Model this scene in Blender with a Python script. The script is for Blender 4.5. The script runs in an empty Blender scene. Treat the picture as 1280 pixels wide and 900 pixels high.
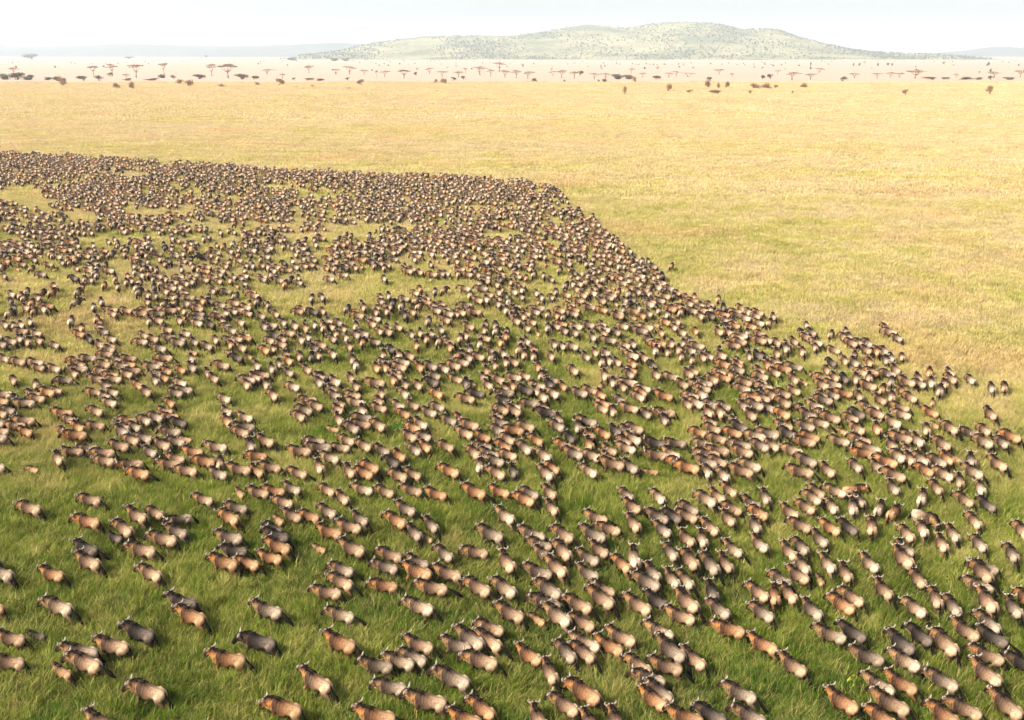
import bpy, bmesh, math, random
import numpy as np
from mathutils import Vector, Matrix, noise as mnoise

R = math.radians
random.seed(7)
rng = np.random.default_rng(7)
sc = bpy.context.scene
COL = sc.collection

# ------------------------------------------------------------------ camera
CAM_H = 27.0
PITCH = math.atan((450 - 67) / 1280.0)
cam = bpy.data.cameras.new('camera')
cam.sensor_fit = 'HORIZONTAL'; cam.sensor_width = 36.0; cam.lens = 36.0
cam.clip_start = 0.5; cam.clip_end = 60000
cam_o = bpy.data.objects.new('camera', cam)
COL.objects.link(cam_o)
cam_o.location = (0, 0, CAM_H)
cam_o.rotation_euler = (math.pi / 2 - PITCH, 0, 0)
sc.camera = cam_o

# ------------------------------------------------------------------ sky and sun
SUN_EL = R(40); SUN_AZ = R(240)          # compass angle the light comes from (0 = +Y, clockwise): behind the viewer, to the left
world = bpy.data.worlds.new('World'); sc.world = world
world.use_nodes = True
wt = world.node_tree; wt.nodes.clear()
w_out = wt.nodes.new('ShaderNodeOutputWorld')
w_bg = wt.nodes.new('ShaderNodeBackground'); w_bg.inputs['Strength'].default_value = 0.118
w_sky = wt.nodes.new('ShaderNodeTexSky'); w_sky.sky_type = 'NISHITA'; w_sky.sun_disc = False
w_sky.sun_elevation = SUN_EL; w_sky.sun_rotation = SUN_AZ
w_sky.air_density = 1.0; w_sky.dust_density = 4.0; w_sky.ozone_density = 1.0
w_hs = wt.nodes.new('ShaderNodeHueSaturation'); w_hs.inputs['Saturation'].default_value = 0.26
wt.links.new(w_sky.outputs[0], w_hs.inputs['Color'])
wt.links.new(w_hs.outputs[0], w_bg.inputs['Color'])
wt.links.new(w_bg.outputs[0], w_out.inputs['Surface'])

sun = bpy.data.lights.new('sun', 'SUN'); sun.energy = 3.1; sun.angle = R(8); sun.color = (1.0, 0.90, 0.76)
sun_o = bpy.data.objects.new('sun', sun); COL.objects.link(sun_o)
sdir = Vector((math.sin(SUN_AZ) * math.cos(SUN_EL), math.cos(SUN_AZ) * math.cos(SUN_EL), math.sin(SUN_EL)))
sun_o.rotation_euler = sdir.to_track_quat('Z', 'Y').to_euler()
sun_o.location = (0, -20, 60)

vs = sc.view_settings
vs.view_transform = 'Standard'; vs.look = 'None'; vs.gamma = 1.0; vs.use_curve_mapping = False
vs.exposure = 1.53
sc.render.engine = 'CYCLES'
sc.cycles.use_denoising = True
sc.cycles.max_bounces = 5; sc.cycles.diffuse_bounces = 3; sc.cycles.transmission_bounces = 3
sc.cycles.volume_bounces = 1

# ------------------------------------------------------------------ helpers
def at(px, py, z=0.0):
    """the point at height z seen at a pixel of the 1280 x 900 photograph"""
    u = (px - 640) / 1280.0; v = (450 - py) / 1280.0
    c, s = math.cos(PITCH), math.sin(PITCH)
    d = Vector((u, c + v * s, -s + v * c))
    t = (z - CAM_H) / d.z
    return Vector((d.x * t, d.y * t, z))

def tag(o, label=None, cat=None, group=None, kind=None):
    if label: o['label'] = label
    if cat: o['category'] = cat
    if group: o['group'] = group
    if kind: o['kind'] = kind
    return o

def link(name, me, parent=None, mat=None, col=COL):
    o = bpy.data.objects.new(name, me); col.objects.link(o)
    if parent is not None: o.parent = parent
    if mat is not None:
        if len(o.material_slots) == 0: me.materials.append(None)
        o.material_slots[0].link = 'OBJECT'; o.material_slots[0].material = mat
    return o

def empty(name, loc=(0, 0, 0), rz=0.0, s=1.0):
    o = bpy.data.objects.new(name, None); COL.objects.link(o)
    o.empty_display_size = 0.3
    o.location = loc; o.rotation_euler = (0, 0, rz)
    o.scale = (s, s, s) if not hasattr(s, '__len__') else s
    return o

def mesh(name, verts, faces, smooth=True):
    me = bpy.data.meshes.new(name)
    me.from_pydata([tuple(v) for v in verts], [], faces)
    me.update()
    if smooth: me.polygons.foreach_set('use_smooth', [True] * len(me.polygons))
    return me

def tube(path, radii, n=8, V=None, F=None, flat=1.0):
    """closed tapered tube through path; appends to V, F"""
    if V is None: V, F = [], []
    path = [Vector(p) for p in path]
    base = len(V)
    up = Vector((0, 1, 0))
    for i, p in enumerate(path):
        d = (path[min(i + 1, len(path) - 1)] - path[max(i - 1, 0)]).normalized()
        a = d.cross(up)
        if a.length < 1e-3: a = d.cross(Vector((1, 0, 0)))
        a.normalize(); b = d.cross(a).normalized()
        r = radii[i]
        ra, rb = (r if hasattr(r, '__len__') else (r, r * flat))
        for k in range(n):
            t = 2 * math.pi * k / n
            V.append(p + a * (ra * math.cos(t)) + b * (rb * math.sin(t)))
    m = len(path)
    for i in range(m - 1):
        for k in range(n):
            k2 = (k + 1) % n
            F.append((base + i * n + k, base + i * n + k2, base + (i + 1) * n + k2, base + (i + 1) * n + k))
    F.append(tuple(base + k for k in reversed(range(n))))
    F.append(tuple(base + (m - 1) * n + k for k in range(n)))
    return V, F

def sstep(a, b, x):
    t = min(1.0, max(0.0, (x - a) / (b - a))); return t * t * (3 - 2 * t)

# ---- node helpers
class NT:
    def __init__(s, tree): s.t = tree
    def n(s, typ, **kw):
        nd = s.t.nodes.new(typ)
        for k, v in kw.items():
            if k.startswith('i_'):
                key = k[2:]
                key = int(key) if key.isdigit() else key.replace('_', ' ')
                nd.inputs[key].default_value = v
            else: setattr(nd, k, v)
        return nd
    def l(s, a, b): s.t.links.new(a, b)
    def val(s, x, sock):
        if hasattr(x, 'is_output') or isinstance(x, bpy.types.NodeSocket): s.l(x, sock)
        else: sock.default_value = x
    def math(s, op, a, b=0.0, c=0.0, clamp=False):
        nd = s.n('ShaderNodeMath', operation=op, use_clamp=clamp)
        s.val(a, nd.inputs[0]); s.val(b, nd.inputs[1]); s.val(c, nd.inputs[2]); return nd.outputs[0]
    def mix(s, f, a, b, blend='MIX'):
        nd = s.n('ShaderNodeMix', data_type='RGBA', blend_type=blend)
        s.val(f, nd.inputs[0])
        for x, i in ((a, 6), (b, 7)):
            if isinstance(x, tuple): x = (x[0], x[1], x[2], 1.0)
            s.val(x, nd.inputs[i])
        return nd.outputs[2]
    def rng(s, x, a, b, c, d, smooth=False):
        nd = s.n('ShaderNodeMapRange', interpolation_type='SMOOTHSTEP' if smooth else 'LINEAR')
        s.val(x, nd.inputs[0])
        for i, v in enumerate((a, b, c, d)): s.val(v, nd.inputs[i + 1])
        return nd.outputs[0]
    def noise(s, vec, scale, detail=3.0, rough=0.55, sx=1, sy=1, sz=1):
        if (sx, sy, sz) != (1, 1, 1):
            m = s.n('ShaderNodeMapping'); m.inputs['Scale'].default_value = (sx, sy, sz)
            s.l(vec, m.inputs[0]); vec = m.outputs[0]
        nd = s.n('ShaderNodeTexNoise'); s.l(vec, nd.inputs['Vector'])
        nd.inputs['Scale'].default_value = scale; nd.inputs['Detail'].default_value = detail
        nd.inputs['Roughness'].default_value = rough
        return nd.outputs[0]

def new_mat(name):
    m = bpy.data.materials.new(name); m.use_nodes = True
    m.node_tree.nodes.clear()
    t = NT(m.node_tree)
    out = t.n('ShaderNodeOutputMaterial')
    return m, t, out

def simple_mat(name, c, rough=0.8, var=0.25, scale=3.0, obj_random=0.0, spec=0.12):
    m, t, out = new_mat(name)
    bs = t.n('ShaderNodeBsdfPrincipled'); bs.inputs['Roughness'].default_value = rough
    bs.inputs['Specular IOR Level'].default_value = spec
    tc = t.n('ShaderNodeTexCoord')
    f = t.noise(tc.outputs['Object'], scale, 4.0)
    k = t.rng(f, 0.3, 0.7, 1 - var, 1 + var)
    if obj_random:
        oi = t.n('ShaderNodeObjectInfo')
        k = t.math('MULTIPLY', k, t.rng(oi.outputs['Random'], 0, 1, 1 - obj_random, 1 + obj_random))
    vm = t.n('ShaderNodeVectorMath', operation='SCALE'); vm.inputs[0].default_value = c
    t.l(k, vm.inputs['Scale'])
    t.l(vm.outputs[0], bs.inputs['Base Color'])
    t.l(bs.outputs[0], out.inputs['Surface'])
    return m

# colours of the savannah by place: green where the herd walks, straw beyond, pinkish dry bushland far off
def make_grass_group():
    g = bpy.data.node_groups.new('savannah_colour', 'ShaderNodeTree')
    g.interface.new_socket('Color', in_out='OUTPUT', socket_type='NodeSocketColor')
    g.interface.new_socket('Green', in_out='OUTPUT', socket_type='NodeSocketFloat')
    t = NT(g)
    go = t.n('NodeGroupOutput')
    geo = t.n('ShaderNodeNewGeometry'); P = geo.outputs['Position']
    sp = t.n('ShaderNodeSeparateXYZ'); t.l(P, sp.inputs[0])
    X, Y = sp.outputs[0], sp.outputs[1]
    xr = t.math('MAXIMUM', X, 0.0)
    reach = t.math('ADD', Y, t.math('MULTIPLY', xr, 0.9))
    base = t.rng(reach, 44, 128, 0.88, 0.38)
    base2 = t.rng(reach, 128, 350, 0.0, -0.27)
    base3 = t.rng(reach, 330, 900, 0.0, -0.17)
    n1 = t.noise(P, 0.018, 3.0, sx=0.6)
    n2 = t.noise(P, 0.11, 3.0)
    n3 = t.noise(P, 0.55, 3.0)
    g0 = t.math('ADD', t.math('ADD', base, base2), base3)
    g1 = t.math('ADD', g0, t.math('MULTIPLY', t.math('SUBTRACT', n1, 0.5), 1.05))
    g2 = t.math('ADD', g1, t.math('MULTIPLY', t.math('SUBTRACT', n2, 0.5), 0.95))
    g3 = t.math('ADD', g2, t.math('MULTIPLY', t.math('SUBTRACT', n3, 0.5), 0.75), clamp=True)
    cr = t.n('ShaderNodeValToRGB'); e = cr.color_ramp.elements
    e[0].position = 0.0; e[0].color = (0.42, 0.335, 0.205, 1)
    e[1].position = 1.0; e[1].color = (0.052, 0.105, 0.010, 1)
    for p, c in ((0.20, (0.405, 0.335, 0.160, 1)), (0.42, (0.33, 0.305, 0.090, 1)), (0.70, (0.135, 0.175, 0.022, 1))):
        x = e.new(p); x.color = c
    t.l(g3, cr.inputs[0])
    # rusty seeding grass in drifts
    nr = t.noise(P, 0.035, 3.0)
    rust = t.math('MULTIPLY', t.rng(nr, 0.52, 0.66, 0, 0.55), t.rng(g3, 0.5, 0.8, 1, 0.25))
    c1 = t.mix(rust, cr.outputs[0], (0.46, 0.30, 0.16))
    # bush country past the edge of the open plain
    far = t.rng(Y, 1040, 1110, 0, 1)
    nf = t.noise(P, 0.004, 4.0)
    farc = t.mix(t.rng(nf, 0.35, 0.65, 0, 1), (0.37, 0.245, 0.195), (0.33, 0.24, 0.17))
    c2 = t.mix(far, c1, farc)
    # fine value change
    nv = t.noise(P, 0.9, 4.0); nw = t.noise(P, 0.16, 3.0, sx=0.5)
    k = t.math('MULTIPLY', t.rng(nv, 0.25, 0.75, 0.80, 1.2), t.rng(nw, 0.3, 0.7, 0.88, 1.12))
    vm = t.n('ShaderNodeVectorMath', operation='SCALE'); t.l(c2, vm.inputs[0]); t.l(k, vm.inputs['Scale'])
    t.l(vm.outputs[0], go.inputs[0]); t.l(g3, go.inputs[1])
    return g
GRASS_GROUP = make_grass_group()

def ground_mat():
    m, t, out = new_mat('savannah_ground')
    gr = t.n('ShaderNodeGroup'); gr.node_tree = GRASS_GROUP
    bs = t.n('ShaderNodeBsdfPrincipled'); bs.inputs['Roughness'].default_value = 0.95
    bs.inputs['Specular IOR Level'].default_value = 0.1
    geo = t.n('ShaderNodeNewGeometry')
    sp = t.n('ShaderNodeSeparateXYZ'); t.l(geo.outputs['Position'], sp.inputs[0])
    soil_shade = t.mix(t.rng(sp.outputs[1], 80, 190, 0.7, 0.0), gr.outputs[0], (0.070, 0.055, 0.030))  # dark soil close by, also standing in for shade between the blades
    t.l(soil_shade, bs.inputs['Base Color'])
    b = t.n('ShaderNodeBump'); b.inputs['Strength'].default_value = 0.7; b.inputs['Distance'].default_value = 0.5
    t.l(t.noise(geo.outputs['Position'], 1.3, 6.0, 0.65), b.inputs['Height'])
    t.l(b.outputs[0], bs.inputs['Normal'])
    t.l(bs.outputs[0], out.inputs['Surface'])
    return m

def blade_mat():
    m, t, out = new_mat('grass_blades')
    gr = t.n('ShaderNodeGroup'); gr.node_tree = GRASS_GROUP
    at_ = t.n('ShaderNodeAttribute', attribute_name='blade')
    sep = t.n('ShaderNodeSeparateColor'); t.l(at_.outputs['Color'], sep.inputs[0])
    dry = t.math('MULTIPLY', t.rng(sep.outputs[0], 0.55, 0.95, 0, 0.85), t.rng(gr.outputs[1], 0.95, 0.4, 0.55, 1.0))
    c = t.mix(dry, gr.outputs[0], (0.52, 0.42, 0.15))
    seed = t.math('MULTIPLY', sep.outputs[2], 0.8)
    c = t.mix(seed, c, (0.50, 0.36, 0.17))
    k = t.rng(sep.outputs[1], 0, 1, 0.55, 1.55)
    vm = t.n('ShaderNodeVectorMath', operation='SCALE'); t.l(c, vm.inputs[0]); t.l(k, vm.inputs['Scale'])
    d = t.n('ShaderNodeBsdfDiffuse'); t.l(vm.outputs[0], d.inputs[0])
    tr = t.n('ShaderNodeBsdfTranslucent'); t.l(vm.outputs[0], tr.inputs[0])
    mx = t.n('ShaderNodeMixShader'); mx.inputs[0].default_value = 0.38
    t.l(d.outputs[0], mx.inputs[1]); t.l(tr.outputs[0], mx.inputs[2])
    t.l(mx.outputs[0], out.inputs['Surface'])
    return m
M_GROUND = ground_mat(); M_BLADE = blade_mat()

def coat_mat(name, flank, front, rump, dark):
    m, t, out = new_mat(name)
    a = t.n('ShaderNodeAttribute', attribute_name='pelt')
    sep = t.n('ShaderNodeSeparateColor'); t.l(a.outputs['Color'], sep.inputs[0])
    tc = t.n('ShaderNodeTexCoord'); O = tc.outputs['Object']
    oi = t.n('ShaderNodeObjectInfo')
    rnd = oi.outputs['Random']
    c = t.mix(sep.outputs[0], flank, front)
    c = t.mix(sep.outputs[2], c, rump)
    # upright brindle bars on neck and shoulder
    so = t.n('ShaderNodeSeparateXYZ'); t.l(O, so.inputs[0])
    wob = t.noise(O, 6.0, 2.0)
    ph = t.math('ADD', t.math('MULTIPLY', so.outputs[0], 40.0), t.math('MULTIPLY', wob, 10.0))
    bar = t.rng(t.math('SINE', ph), 0.15, 0.8, 0, 1)
    zone = t.math('MULTIPLY', t.rng(so.outputs[0], -0.12, 0.22, 0, 1), t.rng(so.outputs[0], 0.74, 0.50, 0, 1))
    c = t.mix(t.math('MULTIPLY', t.math('MULTIPLY', bar, zone), 0.70), c, dark)
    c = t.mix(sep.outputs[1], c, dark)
    f = t.noise(O, 26.0, 3.0, 0.6, 0.45, 1, 0.5)
    f2 = t.noise(O, 4.0, 2.0)
    k = t.math('MULTIPLY', t.rng(f, 0.3, 0.7, 0.76, 1.22), t.rng(f2, 0.3, 0.7, 0.72, 1.25))
    k = t.math('MULTIPLY', k, t.rng(rnd, 0, 1, 0.84, 1.16))
    vm = t.n('ShaderNodeVectorMath', operation='SCALE'); t.l(c, vm.inputs[0]); t.l(k, vm.inputs['Scale'])
    bs = t.n('ShaderNodeBsdfPrincipled')
    bs.inputs['Roughness'].default_value = 0.75; bs.inputs['Specular IOR Level'].default_value = 0.05
    t.l(vm.outputs[0], bs.inputs['Base Color'])
    b = t.n('ShaderNodeBump'); b.inputs['Strength'].default_value = 0.35; b.inputs['Distance'].default_value = 0.02
    t.l(f, b.inputs['Height']); t.l(b.outputs[0], bs.inputs['Normal'])
    t.l(bs.outputs[0], out.inputs['Surface'])
    return m
DK = (0.014, 0.009, 0.007)
COATS = {
    't': coat_mat('coat_tan', (0.098, 0.056, 0.033), (0.235, 0.118, 0.048), (0.320, 0.212, 0.130), DK),
    'o': coat_mat('coat_rust', (0.125, 0.056, 0.025), (0.30, 0.125, 0.040), (0.320, 0.190, 0.100), DK),
    'g': coat_mat('coat_grey', (0.070, 0.048, 0.033), (0.170, 0.092, 0.043), (0.265, 0.197, 0.138), DK),
    'd': coat_mat('coat_dark', (0.024, 0.018, 0.014), (0.060, 0.036, 0.022), (0.115, 0.087, 0.066), (0.007, 0.0055, 0.005)),
    'l': coat_mat('coat_pale', (0.122, 0.078, 0.047), (0.248, 0.140, 0.063), (0.355, 0.268, 0.182), DK),
    'c': coat_mat('coat_calf', (0.21, 0.118, 0.055), (0.25, 0.138, 0.060), (0.30, 0.188, 0.098), (0.03, 0.02, 0.014)),
}
M_HORN = simple_mat('horn', (0.27, 0.225, 0.175), 0.45, 0.2, 8.0)
M_HAIR = simple_mat('black_hair', (0.007, 0.0055, 0.005), 0.9, 0.3, 12.0, spec=0.02)
M_BEARD = simple_mat('cream_hair', (0.26, 0.185, 0.105), 0.85, 0.25, 12.0)

# ------------------------------------------------------------------ the land
def graded(a, b, fine, grow):
    xs = [0.0]; s = fine
    while xs[-1] < b: xs.append(xs[-1] + s); s *= grow
    neg = []; x = 0.0; s = fine
    while x < a: x += s; neg.append(-x); s *= grow
    return sorted(neg) + xs
def relief(x, y):
    d = math.hypot(x, y)
    a = sstep(250, 1500, d)
    return a * 2.2 * mnoise.noise(Vector((x * 0.0011, y * 0.0011, 3.1))) - 0.6 * a
gx = graded(14000, 14000, 14.0, 1.06); gy = graded(1800, 17200, 14.0, 1.05)
V = [(x, y, relief(x, y)) for y in gy for x in gx]
n = len(gx)
F = [(j * n + i, j * n + i + 1, (j + 1) * n + i + 1, (j + 1) * n + i) for j in range(len(gy) - 1) for i in range(n - 1)]
ground = link('savannah_ground', mesh('savannah_ground', V, F), None, M_GROUND)
tag(ground, 'wide grassy savannah plain running to the horizon', 'ground', kind='structure')

def hill_mat(name, a, b, sc1):
    m, t, out = new_mat(name)
    geo = t.n('ShaderNodeNewGeometry'); P = geo.outputs['Position']
    f = t.math('ADD', t.noise(P, sc1, 6.0, 0.62), t.math('MULTIPLY', t.math('SUBTRACT', t.noise(P, sc1 * 9, 4.0), 0.5), 0.7))
    c = t.mix(t.rng(f, 0.38, 0.62, 0, 1), a, b)
    bs = t.n('ShaderNodeBsdfPrincipled'); bs.inputs['Roughness'].default_value = 1.0
    bs.inputs['Specular IOR Level'].default_value = 0.0
    t.l(c, bs.inputs['Base Color']); t.l(bs.outputs[0], out.inputs['Surface'])
    return m
M_HILL = hill_mat('hill_grass_and_scrub', (0.235, 0.215, 0.125), (0.095, 0.105, 0.060), 0.004)
M_BLUE = hill_mat('distant_range', (0.065, 0.075, 0.055), (0.045, 0.055, 0.040), 0.0015)

def hill(name, dist, prof, depth, label, mat, nd=36, rough=0.10, seed=1.0, slope=0.5):
    """a ridge whose skyline heights follow prof (photograph columns and rows), with a real body of the given depth"""
    f = 1280.0
    xs = np.linspace(prof[0][0], prof[-1][0], 150)
    px = [p[0] for p in prof]; py = [p[1] for p in prof]
    V = []; F = []
    for j in range(nd + 1):
        v = j / nd                       # 0 front foot .. 1 back foot
        for i, x in enumerate(xs):
            yy = np.interp(x, px, py)
            h = max(0.0, (67 - yy)) / f * dist + (CAM_H if yy < 67 else 0)
            wx = (x - 640) / f * dist
            crest = 0.5 + 0.10 * mnoise.noise(Vector((wx * 0.0006, seed, 0.0)))
            q = v / crest if v < crest else (1 - v) / (1 - crest)
            shape = q ** (1.15) * (1 - slope) + slope * sstep(0, 1, q)
            wy = dist + (v - 0.5) * depth
            nz = mnoise.fractal(Vector((wx * 0.0016, wy * 0.0016, seed)), 0.9, 2.1, 5)
            z = h * shape * (1 + rough * nz * (1 - 0.75 * q) * 2) - 4.0
            V.append((wx * (wy / dist) ** 0.15, wy, z))
    m = len(xs)
    for j in range(nd):
        for i in range(m - 1):
            F.append((j * m + i, j * m + i + 1, (j + 1) * m + i + 1, (j + 1) * m + i))
    o = link(name, mesh(name, V, F), None, mat)
    tag(o, label, 'hill', kind='structure')
    return o, V

main_prof = [(395, 67.2), (430, 63.5), (480, 53.5), (530, 48), (580, 46), (640, 45.5), (680, 40.5), (705, 35.5), (730, 33), (755, 33.5), (778, 36.5),
             (800, 32.5), (835, 28.5), (860, 29), (885, 31), (915, 38), (932, 37.5), (955, 39), (975, 46), (1000, 52.5), (1025, 58.5), (1050, 63.5), (1100, 66), (1150, 67.2)]
hill_o, hill_v = hill('green_hill', 6200, main_prof, 2600, 'broad green scrub covered hill behind the plain', M_HILL)
hill('blue_range', 10500, [(-420, 60), (-200, 54), (-80, 51), (0, 53), (40, 57.5), (80, 58), (140, 56.5), (165, 54.8), (215, 56), (270, 57.5), (330, 57.5), (380, 56), (430, 54), (500, 57), (600, 62), (700, 67)],
     3000, 'low blue range on the horizon at the left', M_BLUE, seed=4.0, rough=0.05)
hill('blue_hills', 10500, [(1090, 67.2), (1150, 66), (1190, 62.5), (1215, 59), (1235, 58.5), (1252, 60.5), (1268, 55), (1285, 51.5), (1330, 44), (1400, 46), (1480, 55), (1600, 64), (1700, 67.2)],
     2600, 'pale blue hills on the horizon at the right', M_BLUE, seed=8.0, rough=0.05)

# ------------------------------------------------------------------ instancing (only for what nobody could count)
def scatter(name, pts, rot, scl, idx, protos, mats=None):
    me = bpy.data.meshes.new(name)
    me.vertices.add(len(pts)); me.vertices.foreach_set('co', np.asarray(pts, dtype=np.float32).ravel())
    for nm, typ, arr in (('rz', 'FLOAT', rot), ('sc', 'FLOAT', scl), ('pick', 'INT', idx)):
        a = me.attributes.new(nm, typ, 'POINT'); a.data.foreach_set('value', np.asarray(arr, dtype=np.int32 if typ == 'INT' else np.float32))
    me.update()
    o = link(name, me)
    src = bpy.data.collections.new(name + '_kinds')
    for p in protos: src.objects.link(p)
    g = bpy.data.node_groups.new(name + '_scatter', 'GeometryNodeTree')
    g.interface.new_socket('Geometry', in_out='INPUT', socket_type='NodeSocketGeometry')
    g.interface.new_socket('Geometry', in_out='OUTPUT', socket_type='NodeSocketGeometry')
    t = NT(g)
    gi = t.n('NodeGroupInput'); go = t.n('NodeGroupOutput')
    ci = t.n('GeometryNodeCollectionInfo'); ci.inputs[0].default_value = src
    ci.inputs['Separate Children'].default_value = True; ci.inputs['Reset Children'].default_value = True
    ip = t.n('GeometryNodeInstanceOnPoints')
    m2p = t.n('GeometryNodeMeshToPoints')
    t.l(gi.outputs[0], m2p.inputs['Mesh'])
    t.l(m2p.outputs[0], ip.inputs['Points']); t.l(ci.outputs[0], ip.inputs['Instance'])
    ip.inputs['Pick Instance'].default_value = True
    def na(nm, typ):
        nd = t.n('GeometryNodeInputNamedAttribute', data_type=typ); nd.inputs['Name'].default_value = nm
        return nd.outputs['Attribute']
    t.l(na('pick', 'INT'), ip.inputs['Instance Index'])
    cx = t.n('ShaderNodeCombineXYZ'); t.l(na('rz', 'FLOAT'), cx.inputs[2])
    t.l(cx.outputs[0], ip.inputs['Rotation'])
    cs = t.n('ShaderNodeCombineXYZ')
    for k in range(3): t.l(na('sc', 'FLOAT'), cs.inputs[k])
    t.l(cs.outputs[0], ip.inputs['Scale'])
    t.l(ip.outputs[0], go.inputs[0])
    md = o.modifiers.new('scatter', 'NODES'); md.node_group = g
    return o

def proto_obj(name, me):
    return bpy.data.objects.new(name, me)          # never linked to the scene: only drawn through the scatter

# ------------------------------------------------------------------ wildebeest
def lerp_path(a, b, k): return a + (b - a) * k

def build_body(legs):
    """legs: four (swing, bend) in degrees for FL FR HL HR -> one continuous skin, standing at the origin, facing +X"""
    V, F = [], []
    # trunk and neck rings: x, centre z, half height, half width
    rings = [(-0.83, 1.00, 0.07, 0.06), (-0.78, 0.98, 0.17, 0.15), (-0.66, 0.965, 0.245, 0.215), (-0.48, 0.955, 0.265, 0.23), (-0.22, 0.965, 0.285, 0.25),
             (0.05, 0.965, 0.335, 0.285), (0.24, 1.00, 0.36, 0.275), (0.40, 1.025, 0.355, 0.25), (0.55, 1.065, 0.31, 0.20), (0.70, 1.115, 0.25, 0.155), (0.83, 1.16, 0.19, 0.125), (0.92, 1.175, 0.11, 0.09)]
    N = 16; base = len(V)
    for (x, zc, hz, hy) in rings:
        for k in range(N):
            a = 2 * math.pi * k / N
            cy, sz = math.cos(a), math.sin(a)
            w = 1.13 * hy * cy * (1 - 0.22 * max(0, sz)) * (1 - 0.10 * max(0, -sz))
            V.append(Vector((x + 0.10 * sz * sstep(0.4, 0.9, x) * -1, w, zc + hz * sz)))
    for i in range(len(rings) - 1):
        for k in range(N):
            k2 = (k + 1) % N
            F.append((base + i * N + k, base + i * N + k2, base + (i + 1) * N + k2, base + (i + 1) * N + k))
    F.append(tuple(base + k for k in reversed(range(N)))); F.append(tuple(base + (len(rings) - 1) * N + k for k in range(N)))
    # long straight face
    tube([(0.80, 0, 1.22), (0.88, 0, 1.20), (0.97, 0, 1.10), (1.06, 0, 0.965), (1.125, 0, 0.865), (1.16, 0, 0.80), (1.165, 0, 0.775)],
         [(0.12, 0.105), (0.17, 0.13), (0.16, 0.125), (0.125, 0.10), (0.105, 0.10), (0.09, 0.09), (0.04, 0.04)], 12, V, F)
    # ears
    for s in (-1, 1):
        tube([(0.86, 0.07 * s, 1.25), (0.83, 0.17 * s, 1.25), (0.81, 0.25 * s, 1.225)], [0.035, 0.045, 0.012], 6, V, F)
    def lump(c, r, yaw=0.0):
        b = len(V); nu, nv = 10, 7
        for j in range(nv + 1):
            ph = math.pi * j / nv
            for i in range(nu):
                th = 2 * math.pi * i / nu
                V.append(Vector((c[0] + r[0] * math.sin(ph) * math.cos(th), c[1] + r[1] * math.sin(ph) * math.sin(th), c[2] + r[2] * math.cos(ph))))
        for j in range(nv):
            for i in range(nu):
                i2 = (i + 1) % nu
                F.append((b + j * nu + i, b + (j + 1) * nu + i, b + (j + 1) * nu + i2, b + j * nu + i2))
    for s in (-1, 1):
        lump((-0.57, 0.14 * s, 0.90), (0.20, 0.14, 0.27))
        lump((-0.44, 0.17 * s, 1.13), (0.13, 0.08, 0.075))
        lump((0.34, 0.19 * s, 0.98), (0.15, 0.11, 0.30))
        lump((0.00, 0.165 * s, 0.90), (0.28, 0.165, 0.23))
    lump((0.33, 0, 1.26), (0.22, 0.10, 0.12))
    def leg(pts, rad, swing, bend, s):
        hip = Vector(pts[0]); out = []
        a = R(swing); b = R(bend)
        def rot(p, c, an):
            d = p - c
            return c + Vector((d.x * math.cos(an) - d.z * math.sin(an), d.y, d.x * math.sin(an) + d.z * math.cos(an)))
        P = [Vector((p[0], p[1] * s, p[2])) for p in pts]
        c0 = P[0]
        P = [rot(p, c0, a) for p in P]
        kn = P[2]
        P = P[:3] + [rot(p, kn, b) for p in P[3:]]
        lo = min(p.z for p in P)
        tube(P, rad, 10, V, F)
    fr = [(0.36, 0.125, 0.95), (0.31, 0.14, 0.74), (0.345, 0.135, 0.44), (0.335, 0.13, 0.38), (0.335, 0.13, 0.13), (0.37, 0.13, 0.055), (0.385, 0.13, 0.0)]
    fr_r = [0.15, 0.095, 0.052, 0.046, 0.032, 0.038, 0.046]
    hr = [(-0.52, 0.125, 0.96), (-0.47, 0.15, 0.74), (-0.66, 0.135, 0.475), (-0.665, 0.135, 0.42), (-0.625, 0.13, 0.13), (-0.59, 0.13, 0.055), (-0.575, 0.13, 0.0)]
    hr_r = [0.19, 0.145, 0.058, 0.048, 0.034, 0.038, 0.046]
    leg(fr, fr_r, legs[0][0], legs[0][1], 1); leg(fr, fr_r, legs[1][0], legs[1][1], -1)
    leg(hr, hr_r, legs[2][0], legs[2][1], 1); leg(hr, hr_r, legs[3][0], legs[3][1], -1)
    me = mesh('wildebeest_skin', V, F)
    tmp = bpy.data.objects.new('tmp', me); COL.objects.link(tmp)
    md = tmp.modifiers.new('r', 'REMESH'); md.mode = 'VOXEL'; md.voxel_size = 0.026; md.use_smooth_shade = True
    ms = tmp.modifiers.new('s', 'SMOOTH'); ms.factor = 0.5; ms.iterations = 3
    mdm = tmp.modifiers.new('d', 'DECIMATE'); mdm.ratio = 0.16
    dg = bpy.context.evaluated_depsgraph_get()
    res = bpy.data.meshes.new_from_object(tmp.evaluated_get(dg))
    bpy.data.objects.remove(tmp); bpy.data.meshes.remove(me)
    res.name = 'wildebeest_body'
    res.polygons.foreach_set('use_smooth', [True] * len(res.polygons))
    # pelage: R warm neck and cheek, G dark hair and painted shade, B pale rump with painted light
    ca = res.color_attributes.new('pelt', 'FLOAT_COLOR', 'POINT')
    for i, v in enumerate(res.vertices):
        x, y, z = v.co
        warm = sstep(0.36, 0.52, x)
        rump = sstep(-0.05, -0.58, x) * sstep(0.66, 0.92, z)  # pale coat on the upper rump, with light painted into it
        # position along the face
        hx, hz = x - 0.88, z - 1.20
        tface = (hx * 0.565 + hz * -0.825)
        side = (hx * 0.825 + hz * 0.565)
        face = sstep(0.02, 0.16, tface) * sstep(0.78, 0.86, x) * sstep(-0.06, 0.02, side)
        face = max(face, sstep(0.30, 0.36, tface) * sstep(0.9, 1.0, x))
        top = 1.30 if x < 0.5 else 1.335
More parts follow.
